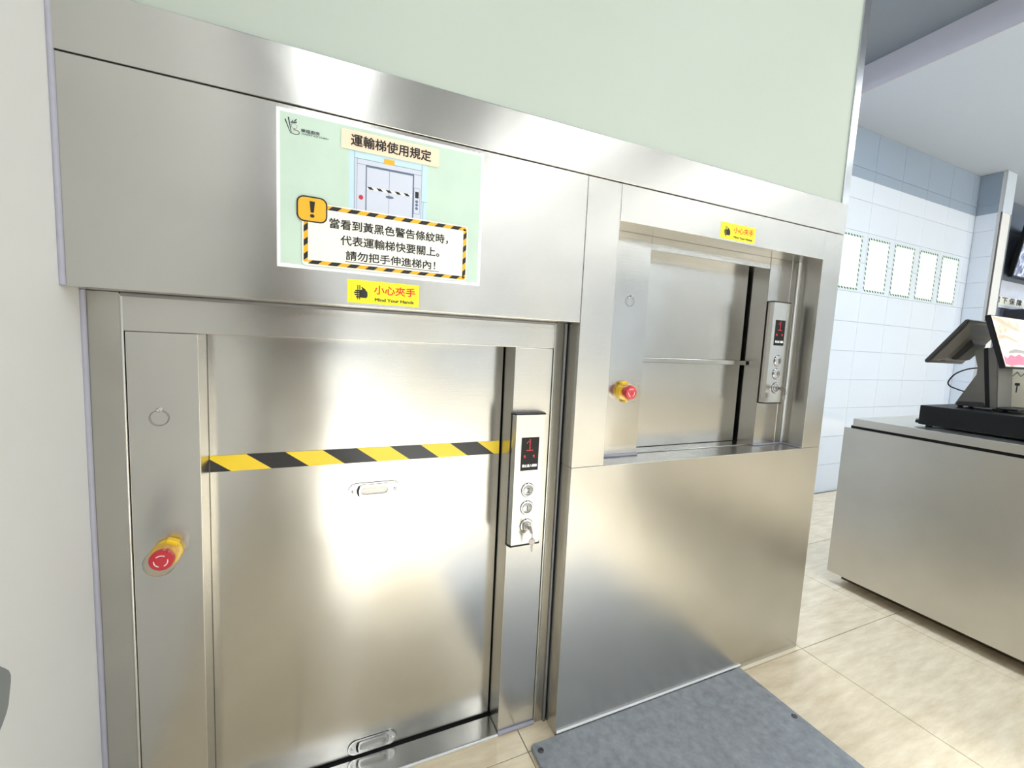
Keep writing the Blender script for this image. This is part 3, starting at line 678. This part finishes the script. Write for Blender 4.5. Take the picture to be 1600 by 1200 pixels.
for v in (0.1330, 0.1400, 0.1475): pr('drawn_knob', [(0.2726 + 0.0032 * math.cos(t), v + 0.0032 * math.sin(t)) for t in [2 * math.pi * k / 16 for k in range(16)]], 6, SLATEINK, ill)
pr('drawn_sticker', R4(0.2020, 0.0560, 0.2235, 0.0665), 5, AMBER, ill)
# title
tt = pr('title_plate', [(a, b) for a, b in rrect(0.1165, 0.3195, 0.0125, 0.0515, 0.003, 4)], 7, PEACH)
Y = lambda lvl: -0.0012 - lvl * 0.00028
put_text('title', '運輸梯使用規定', 0.0245, PX + 0.2185, Y(9), PZ - 0.0335, INK, tt, offset=0.00055, width=0.166)
# warning box with striped border
wb_ = pr('warning_box', [(a, b) for a, b in rrect(0.0445, 0.3925, 0.1690, 0.2945, 0.007, 5)], 8, CREAM)
def band_stripes(a0, a1, b0, b1, horiz):
    pr('border_band', R4(a0, b0, a1, b1), 9, AMBER, wb_)
    nn = 9 if horiz else 4
    for k in range(nn):
        if horiz:
            st = (a1 - a0) / nn; a = a0 + st * k + 0.008
            pr('border_stripe', [(a, b0), (a + st * 0.5, b0), (a + st * 0.5 - 0.009, b1), (a - 0.009, b1)] if True else None, 10, INK, wb_)
        else:
            st = (b1 - b0) / nn; b = b0 + st * k + 0.006
            pr('border_stripe', [(a0, b + 0.007), (a1, b), (a1, b + st * 0.45), (a0, b + st * 0.45 + 0.007)], 10, INK, wb_)
band_stripes(0.0560, 0.3880, 0.1718, 0.1800, True); band_stripes(0.0560, 0.3880, 0.2838, 0.2912, True)
band_stripes(0.0472, 0.0550, 0.1760, 0.2880, False); band_stripes(0.3820, 0.3897, 0.1760, 0.2880, False)
pr('paper_field', [(a, b) for a, b in rrect(0.0555, 0.3815, 0.1802, 0.2836, 0.004, 4)], 11, CREAM, wb_)
put_text('warning_line', '當看到黃黑色警告條紋時，', 0.0215, PX + 0.0935, Y(12), PZ - 0.2065, INK, wb_, offset=0.0004, align='LEFT', width=0.250)
put_text('warning_line', '代表運輸梯快要關上。', 0.0215, PX + 0.1165, Y(12), PZ - 0.2380, INK, wb_, offset=0.0004, align='LEFT', width=0.209)
put_text('warning_line', '請勿把手伸進梯內！', 0.0205, PX + 0.1265, Y(12), PZ - 0.2680, INK, wb_, offset=0.0004, align='LEFT', width=0.190)
pr('underline', R4(0.1263, 0.2787, 0.3266, 0.2799), 12, INK, wb_)
ex = pr('alert_badge', rrect(0.0345, 0.0912, 0.1585, 0.2090, 0.014, 6), 12, INK)
pr('badge_fill', rrect(0.0372, 0.0885, 0.1612, 0.2063, 0.0115, 6), 13, AMBER, ex)
pr('exclamation_mark', [(0.0580, 0.1680), (0.0680, 0.1680), (0.0660, 0.1900), (0.0600, 0.1900)], 14, INK, ex)
pr('exclamation_dot', [(0.0630 + 0.0042 * math.cos(t), 0.1965 + 0.0035 * math.sin(t)) for t in [2 * math.pi * k / 16 for k in range(16)]], 14, INK, ex)
# logo: chopsticks, bowl strokes and name
lg = pr('logo_stroke', [(0.0135, 0.0200), (0.0155, 0.0190), (0.0245, 0.0440), (0.0235, 0.0440)], 2, INKNAVY)
for pts in ([(0.0190, 0.0150), (0.0213, 0.0145), (0.0262, 0.0440), (0.0252, 0.0445)], [(0.0240, 0.0225), (0.0350, 0.0205), (0.0350, 0.0225), (0.0242, 0.0245)],
            [(0.0265, 0.0215), (0.0262, 0.0185), (0.0290, 0.0210)], [(0.0300, 0.0195), (0.0345, 0.0150), (0.0350, 0.0175), (0.0312, 0.0200)]):
    pr('logo_stroke', pts, 2, INKNAVY)
def arc(cx, cz, rx, rz, a0, a1, w, mat):
    k = 16; o = [(cx + rx * math.cos(a0 + (a1 - a0) * i / k), cz + rz * math.sin(a0 + (a1 - a0) * i / k)) for i in range(k + 1)]
    q = [(cx + (rx - w) * math.cos(a0 + (a1 - a0) * i / k), cz + (rz - w) * math.sin(a0 + (a1 - a0) * i / k)) for i in range(k + 1)]
    pr('logo_stroke', o + q[::-1], 2, mat)
arc(0.0300, 0.0295, 0.0050, 0.0050, math.radians(70), math.radians(310), 0.0007, SLATEINK)
arc(0.0318, 0.0285, 0.0040, 0.0055, math.radians(-20), math.radians(120), 0.0007, REDINK)
arc(0.0325, 0.0405, 0.0075, 0.0048, math.radians(-120), math.radians(150), 0.0012, INKNAVY)
put_text('logo_name', '樂福廚房', 0.0075, PX + 0.0595, Y(2), PZ - 0.0352, INKNAVY, n, offset=0.0001, width=0.0335)
put_text('logo_caption', 'HAPPY KITCHEN', 0.0045, PX + 0.0680, Y(2), PZ - 0.0410, INKNAVY, n, offset=0.00005, width=0.0475)

# ================================================================= FLOOR MAT
mt = thing('floor_plate', (0.975, -0.6, 0), 'dark charcoal rubber plate on the floor in front of the dumbwaiter', 'floor plate')
MB().prism([(0.5485, -1.02), (1.402, -1.02), (1.402, -0.006), (0.556, -0.006), (0.5485, -0.014)], 'z', 0.0004, 0.012, bev=0.0025).build('plate', MAT, mt)
for bx, by in ((0.570, -0.0345), (1.380, -0.222), (0.575, -0.62), (1.38, -0.95)):
    MB().lathe([(0.0085, 0.012), (0.0085, 0.0135), (0.006, 0.0155), (0.003, 0.0155)], (bx, by, 0), n=18, axis='z').build('bolt', DARKMETAL, mt, smooth=True)

# ================================================================= COUNTER
ct = thing('counter_cabinet', (2.72, -0.8, 0), 'stainless steel service counter cabinet standing clear of the floor', 'counter')
MB().box(2.40, 2.42, -2.0, 0.281, 0.056, 0.809, bev=0.0015, seg=2).build('front_panel', STEEL_COUNTER, ct)
MB().box(2.421, 3.05, -2.0, 0.235, 0.060, 0.800).build('body', STEEL_COUNTER, ct)
MB().box(2.50, 3.0, -1.9, 0.262, 0.0, 0.059).build('plinth', simple('plinth_shade_brown', lin(84, 72, 58), 0.6), ct)  # brown carries the shade and floor reflection under the counter
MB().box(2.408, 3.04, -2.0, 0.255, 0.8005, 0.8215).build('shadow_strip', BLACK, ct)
wt = MB().box(2.398, 3.12, -2.0, 0.2435, 0.822, 0.859, bev=0.002, seg=2).build('worktop', STEEL_COUNTER)
tag(wt, 'stainless steel worktop lying on the counter under the cash drawer', 'worktop')

# cash drawer
cd = thing('cash_drawer', (2.71, -0.18, 0.859), 'flat black cash drawer on the steel worktop under the till', 'cash drawer')
MB().box(2.50, 2.92, -0.42, 0.037, 0.868, 0.9555, bev=0.003, seg=2).build('body', BLACK, cd)
for fx in (2.53, 2.89):
    for fy in (0.008, -0.39): MB().lathe([(0.012, 0.8592), (0.012, 0.8685)], (fx, fy, 0), n=14, axis='z').build('foot', BLACK, cd)
MB().tube([(2.512, 0.037, 0.892), (2.512, 0.050, 0.889), (2.53, 0.052, 0.884), (2.54, 0.037, 0.880)], 0.003, n=8).build('latch_loop', CHROME, cd, smooth=True)
MB().box(2.505, 2.53, 0.0365, 0.050, 0.872, 0.886, bev=0.002).build('side_catch', BLACK, cd)

# ---------------------------------------------------------------- till
ps = thing('till_terminal', (2.68, -0.10, 0.956), 'grey till terminal with tilted screen seen from behind, on the cash drawer', 'till')
prof = [(-0.034, 0.966), (-0.038, 0.975), (-0.098, 1.120), (-0.090, 1.150), (-0.074, 1.209), (-0.088, 1.217), (-0.135, 1.226), (-0.151, 1.222), (-0.153, 1.190), (-0.172, 0.966)]
MB().prism(prof, 'x', 2.61, 2.75, bev=0.004).build('stand', POSGREY, ps, smooth=True)
MB().prism([(-0.105, 1.222), (-0.118, 1.224), (-0.150, 0.972), (-0.136, 0.972)], 'x', 2.6085, 2.62).build('stand_groove', BLACK, ps)
MB().prism([(-0.042, 0.968), (-0.048, 0.984), (-0.128, 0.990), (-0.138, 0.968)], 'x', 2.6075, 2.62, bev=0.002).build('side_vent', POSDARK, ps)
MB().box(2.60, 2.76, -0.235, -0.172, 0.966, 0.976, bev=0.003).build('foot_plate', BLACK, ps)
for fy in (-0.05, -0.16):
    for fx in (2.63, 2.73): MB().lathe([(0.009, 0.9556), (0.009, 0.967)], (fx, fy, 0), n=12, axis='z').build('foot', BLACK, ps)
# operator screen: local frame u = up along the screen, w = normal of the glass
Lq = Vector((0.043, 1.147)); Tq = Vector((-0.081, 1.335)); u = (Tq - Lq).normalized(); w = Vector((u.y, -u.x))   # w = (+y, +z): glass side
H = (Tq - Lq).length
P2 = lambda a, b: (Lq.x + u.x * a + w.x * b, Lq.y + u.y * a + w.y * b)
scr = MB().prism([P2(0, 0), P2(H, 0), P2(H, 0.016), P2(0, 0.016)], 'x', 2.52, 2.845, bev=0.004).build('screen_shell', POSDARK, ps, smooth=True)
mb = MB()
A = [(2.535, 0.014), (2.83, 0.014), (2.83, H - 0.014), (2.535, H - 0.014)]; B = [(2.575, 0.045), (2.79, 0.045), (2.79, H - 0.055), (2.575, H - 0.055)]
va = [mb.bm.verts.new((x, *P2(a, 0.001))) for x, a in A]; vb = [mb.bm.verts.new((x, *P2(a, -0.022))) for x, a in B]
mb.bm.faces.new(vb)
for i in range(4): mb.bm.faces.new((va[i], va[(i + 1) % 4], vb[(i + 1) % 4], vb[i]))
mb.bm.faces.new(va[::-1]); bmesh.ops.recalc_face_normals(mb.bm, faces=mb.bm.faces)
mb.build('back_shell', POSGREY, ps)
MB().prism([P2(0.05, -0.04), P2(0.135, -0.045), P2(0.15, -0.018), P2(0.04, -0.018)], 'x', 2.62, 2.74, bev=0.004).build('hinge_block', POSDARK, ps, smooth=True)
MB().prism([P2(0.020, -0.006), P2(0.034, -0.012), P2(0.034, -0.006), P2(0.020, 0.0)], 'x', 2.60, 2.635).build('port_slot', BLACK, ps)
MB().prism([P2(0.01, 0.0155), P2(H - 0.01, 0.0155), P2(H - 0.01, 0.0168), P2(0.01, 0.0168)], 'x', 2.535, 2.83).build('glass', BLACK, ps)
# customer screen on the near side
Bq = Vector((-0.206, 1.1435)); Tc = Vector((-0.139, 1.359)); uc = (Tc - Bq).normalized(); wc = Vector((-uc.y, uc.x)); Hc = (Tc - Bq).length
Q2 = lambda a, b: (Bq.x + uc.x * a + wc.x * b, Bq.y + uc.y * a + wc.y * b)
MB().prism([Q2(0, -0.018), Q2(Hc, -0.018), Q2(Hc, 0), Q2(0, 0)], 'x', 2.52, 2.88, bev=0.003).build('customer_screen_shell', BLACK, ps, smooth=True)
cs = MB().prism([Q2(0.005, 0), Q2(Hc - 0.005, 0), Q2(Hc - 0.005, 0.0008), Q2(0.005, 0.0008)], 'x', 2.526, 2.874).build('customer_screen', SCR_CUST, ps, label='bright picture on the customer screen')
def screen_patch(pts, mat, lvl):
    b = 0.0009 + lvl * 0.0003; mb = MB(); vs = [mb.bm.verts.new((x, *Q2(a, b))) for x, a in pts]; mb.bm.faces.new(vs); mb.build('picture_patch', mat, cs)
SCR_TAN = simple('screen_tan_patch', lin(222, 190, 165), 0.3, noise=0.25, nscale=40, emit=lin(225, 195, 170), estr=0.4)
SCR_GREY = simple('screen_grey_patch', lin(176, 172, 168), 0.3, noise=0.2, nscale=40, emit=lin(180, 176, 172), estr=0.35)
screen_patch([(2.53, 0.016), (2.58, 0.010), (2.66, 0.014), (2.74, 0.012), (2.73, 0.046), (2.68, 0.060), (2.64, 0.050), (2.60, 0.056), (2.56, 0.040), (2.535, 0.052)], SCR_PINK, 0)
screen_patch([(2.58, 0.060), (2.66, 0.066), (2.76, 0.062), (2.75, 0.078), (2.66, 0.082), (2.60, 0.074)], SCR_GREY, 0)
screen_patch([(2.53, 0.205), (2.60, 0.190), (2.68, 0.170), (2.75, 0.160), (2.75, 0.176), (2.67, 0.192), (2.60, 0.214), (2.53, 0.219)], SCR_TAN, 0)
screen_patch([(2.535, 0.120), (2.60, 0.128), (2.70, 0.110), (2.71, 0.118), (2.60, 0.142), (2.535, 0.136)], SCR_TAN, 0)
MB().prism([Q2(0.05, -0.02), Q2(0.14, -0.02), Q2(0.11, -0.055), Q2(0.06, -0.055)], 'x', 2.63, 2.73, bev=0.003).build('customer_hinge', BLACK, ps)
MB().tube(smooth_path([(2.64, -0.092, 1.137), (2.62, -0.060, 1.128), (2.60, -0.030, 1.105), (2.595, -0.012, 1.070), (2.60, -0.015, 1.050), (2.62, -0.035, 1.036), (2.66, -0.062, 1.022)]), 0.0028, n=8).build('cable', BLACK, ps, smooth=True)

# paper bag and glossy black wrap behind the customer screen
pb = thing('paper_bag', (2.99, -0.16, 0.859), 'cream paper bag with zigzag print behind the customer screen', 'paper bag')
MB().prism([(2.94, -0.26), (3.04, -0.26), (3.04, -0.052), (2.94, -0.052)], 'z', 0.8595, 1.20, bev=0.002).build('bag', BAGPAPER, pb)
zz = [(-0.075 - 0.013 * k, 1.115 + (0.010 if k % 2 else -0.010)) for k in range(7)]
mb = MB()
for (a, b), (c, e) in zip(zz, zz[1:]): mb.tube([(2.9398, a, b), (2.9398, c, e)], 0.0012, n=6)
mb.build('zigzag_print', INK, pb)
mb = MB().box(2.9394, 2.9402, -0.122, -0.118, 1.03, 1.07); mb.box(2.9394, 2.9402, -0.128, -0.112, 1.062, 1.074); mb.build('fork_print', POSDARK, pb)
kw = MB().lathe([(0.045, 0.9562), (0.05, 0.962), (0.042, 0.972), (0.02, 0.978)], (2.70, -0.33, 0), n=24, axis='z').build('cable_coil', BLACK, smooth=True)
tag(kw, 'flat coil of glossy black cable beside the till foot', 'cable')

# ================================================================= POSTERS ON THE TILED WALL
px = [3.745, 4.142, 4.537, 4.936, 5.331]
nm = ['leftmost, cut by the lift edge', 'second from the lift', 'third from the lift, in the middle', 'fourth from the lift', 'farthest, nearest the pillar']
for x0, w_ in zip(px, nm):
    t = thing('wall_poster', (x0 + 0.157, YR, 1.715), 'white portrait sheet with green border on tiles, ' + w_, 'poster', 'five bordered sheets on the tiled wall')
    MB().box(x0, x0 + 0.314, YR - 0.0012, YR - 0.0002, 1.715, 2.150).build('sheet', WHITEPAPER, t)
    MB().ring([(x0, 1.715), (x0 + 0.314, 1.715), (x0 + 0.314, 2.150), (x0, 2.150)], [(x0 + 0.014, 1.729), (x0 + 0.300, 1.729), (x0 + 0.300, 2.136), (x0 + 0.014, 2.136)], 'y', YR - 0.0018, YR - 0.0012).build('border', HATCH, t)

# ================================================================= FAR KITCHEN
yk = YR + 0.145
tv = thing('television', (7.2, yk - 0.1, 2.1), 'flat television hung below the ceiling past the white pillar', 'television')
tilt = Matrix.Translation((0, yk - 0.06, 2.14)) @ Matrix.Rotation(math.radians(7), 4, 'X') @ Matrix.Translation((0, -(yk - 0.06), -2.14))
MB().box(6.95, 8.05, yk - 0.10, yk - 0.06, 2.13, 2.76, bev=0.004, m=tilt).build('casing', BLACK, tv)
MB().box(6.968, 8.032, yk - 0.1015, yk - 0.0995, 2.150, 2.745, m=tilt).build('screen', SCR_TV, tv)
MB().box(7.4, 7.5, yk - 0.09, yk, 2.2, 2.4).build('bracket', DARKMETAL, tv)
sb = thing('sign_board', (7.2, yk - 0.02, 1.80), 'pale notice board with black lettering below the television', 'sign')
MB().box(6.6, 7.9, yk - 0.02, yk, 1.80, 2.10, bev=0.002).build('board', simple('pale_board', lin(196, 200, 214), 0.5, noise=0.15, nscale=12), sb)
MB().box(6.6, 7.9, yk - 0.022, yk - 0.02, 1.830, 1.925).build('cream_band', simple('cream_band_ink', lin(225, 222, 208), 0.5), sb)
put_text('lettering', '閣 下 保 障', 0.075, 7.185, yk - 0.0228, 1.879, INK, sb, offset=0.003, width=0.68)
mv = thing('microwave', (7.2, yk - 0.12, 1.52), 'dark oven box on a shelf under the notice board', 'oven')
MB().box(7.08, 7.7, yk - 0.24, yk - 0.03, 1.53, 1.78, bev=0.008).build('body', simple('oven_dark', lin(52, 54, 62), 0.35), mv)
MB().box(7.11, 7.5, yk - 0.246, yk - 0.238, 1.57, 1.74, bev=0.002).build('door', BLACK, mv)
sf = MB().box(6.6, 8.0, yk - 0.28, yk, 1.49, 1.53, bev=0.002).build('wall_shelf', SATIN); tag(sf, 'steel wall shelf carrying the dark oven', 'shelf')

# ================================================================= PHOTOGRAPHER (unseen figure, added to darken reflections in the steel)
def skin_mesh(name, verts, edges, mat, parent, sub=2):
    me = bpy.data.meshes.new(name); me.from_pydata([v[0] for v in verts], edges, []); o = bpy.data.objects.new(name, me); COL.objects.link(o)
    m = o.modifiers.new('skin', 'SKIN'); m.use_smooth_shade = True
    for i, v in enumerate(verts):
        sv = me.skin_vertices[0].data[i]; sv.radius = v[1] if isinstance(v[1], tuple) else (v[1], v[1]); sv.use_root = (i == 0)
    o.modifiers.new('sub', 'SUBSURF').levels = sub
    dg = bpy.context.evaluated_depsgraph_get(); dg.update()
    r = bpy.data.meshes.new_from_object(o.evaluated_get(dg)); bpy.data.objects.remove(o); bpy.data.meshes.remove(me)
    r.materials.clear(); r.materials.append(mat); r.name = name
    q = bpy.data.objects.new(name, r); COL.objects.link(q); q.parent = parent
    return q
SKIN = simple('skin', lin(205, 160, 132), 0.5, noise=0.04); CLOTH = simple('charcoal_shirt', lin(46, 48, 54), 0.85); TROUS = simple('pale_trousers', lin(206, 200, 188), 0.85); HAIR = simple('dark_hair', lin(26, 22, 20), 0.6); SHOE = simple('black_shoe', lin(30, 30, 30), 0.5)
pe = bpy.data.objects.new('person', None); COL.objects.link(pe); pe.location = (-0.12, -1.43, 0); pe.rotation_euler = (0, 0, -0.42)
tag(pe, 'person in charcoal shirt and pale trousers holding up a phone, added out of view to darken the steel reflections', 'person')
# body in its own frame: x right, y forward
V_ = [((0, 0, 0.92), (0.15, 0.11)), ((0, 0.01, 1.10), (0.135, 0.10)), ((0, 0.0, 1.30), (0.16, 0.11)), ((0, -0.01, 1.40), (0.10, 0.08)), ((0, 0.0, 1.47), 0.052), ((0, 0.02, 1.54), 0.06),
      ((0.19, -0.01, 1.37), 0.062), ((0.215, 0.0, 1.12), 0.046), ((0.12, 0.27, 1.10), 0.036), ((-0.19, -0.01, 1.37), 0.062), ((-0.215, 0.0, 1.12), 0.046), ((-0.10, 0.27, 1.10), 0.036),
      ((0.09, 0, 0.86), 0.095), ((0.10, 0.02, 0.48), 0.062), ((0.10, -0.02, 0.09), 0.044), ((-0.09, 0, 0.86), 0.095), ((-0.10, 0.02, 0.48), 0.062), ((-0.10, -0.02, 0.09), 0.044)]
E_ = [(0, 1), (1, 2), (2, 3), (3, 4), (4, 5), (2, 6), (6, 7), (7, 8), (2, 9), (9, 10), (10, 11), (0, 12), (12, 13), (13, 14), (0, 15), (15, 16), (16, 17)]
body = skin_mesh('body', V_, E_, SKIN, pe)
body.data.materials.append(CLOTH); body.data.materials.append(TROUS)
for p in body.data.polygons:
    c = p.center; p.use_smooth = True
    if c.z < 0.93: p.material_index = 2
    elif c.z < 1.45 and c.y < 0.15: p.material_index = 1
hm = MB(); bmesh.ops.create_uvsphere(hm.bm, u_segments=24, v_segments=18, radius=1.0)
for v in hm.bm.verts:
    z = v.co.z; v.co = Vector((v.co.x * (0.075 - 0.012 * max(0, -z)), v.co.y * 0.092 + 0.02, 1.605 + z * 0.115))
pe['_org'] = (0, 0, 0)
hm.build('head', SKIN, pe, smooth=True)
hh = MB(); bmesh.ops.create_uvsphere(hh.bm, u_segments=24, v_segments=18, radius=1.0)
bmesh.ops.delete(hh.bm, geom=[v for v in hh.bm.verts if v.co.z < -0.1 - 0.6 * (-v.co.y) * 0.5 and True or (v.co.y > 0.55 and v.co.z < 0.45)], context='VERTS')
for v in hh.bm.verts: v.co = Vector((v.co.x * 0.082, v.co.y * 0.098 + 0.014, 1.612 + v.co.z * 0.122))
hh.build('hair', HAIR, pe, smooth=True)
fm = MB()
for sx in (-1, 1): fm.box(sx * 0.03 - 0.012, sx * 0.03 + 0.012, 0.102, 0.110, 1.606, 1.616, bev=0.002)
fm.build('eyes', HAIR, pe)
MB().prism([(0.105, 1.60), (0.128, 1.572), (0.105, 1.566)], 'x', -0.011, 0.011, bev=0.003).build('nose', SKIN, pe)
MB().box(-0.022, 0.022, 0.100, 0.108, 1.542, 1.550, bev=0.002).build('mouth', RED, pe)
for sx in (-1, 1):
    MB().prism([(0.0 + 0.014 * math.cos(t), 1.60 + 0.026 * math.sin(t)) for t in [2 * math.pi * k / 12 for k in range(12)]], 'x', sx * 0.072, sx * 0.082).build('ear', SKIN, pe)
    # hand: palm and five fingers closing on the phone edge
    hx, hy, hz = sx * 0.105, 0.30, 1.115
    hv = [((hx + sx * 0.01, hy - 0.03, hz - 0.015), 0.026), ((hx, hy + 0.03, hz), 0.03)]; he = [(0, 1)]
    for k in range(4):
        i = len(hv); zf = hz + 0.024 - 0.017 * k; ln = (0.028, 0.032, 0.030, 0.023)[k]
        hv += [((hx - sx * 0.002, hy + 0.055, zf), 0.0092), ((hx - sx * 0.012, hy + 0.055 + ln, zf), 0.0085), ((hx - sx * 0.038, hy + 0.060 + ln, zf), 0.0078)]; he += [(1, i), (i, i + 1), (i + 1, i + 2)]
    i = len(hv); hv += [((hx - sx * 0.02, hy + 0.02, hz + 0.025), 0.0105), ((hx - sx * 0.045, hy + 0.040, hz + 0.030), 0.0088)]; he += [(1, i), (i, i + 1)]
    skin_mesh('hand', hv, he, SKIN, pe, sub=1)
    MB().prism([(sx * 0.10 - 0.042, -0.10), (sx * 0.10 + 0.042, -0.10), (sx * 0.10 + 0.046, 0.06), (sx * 0.10 + 0.03, 0.16), (sx * 0.10 - 0.03, 0.16), (sx * 0.10 - 0.046, 0.06)], 'z', 0.0, 0.075, bev=0.015).build('shoe', SHOE, pe, smooth=True)
ph = MB().box(-0.085, 0.085, -0.0042, 0.0042, -0.039, 0.039, bev=0.003).bm
bmesh.ops.transform(ph, matrix=Matrix.Translation((-0.12, -1.43, 0)) @ Matrix.Rotation(-0.42, 4, 'Z') @ Matrix.Translation((0, 0.362, 1.118)), verts=ph.verts)
pm = MB(); pm.bm = ph; tag(pm.build('phone', BLACK), 'black phone held up sideways by the added person', 'phone')

for o in SC.objects:
    if '_org' in o: del o['_org']
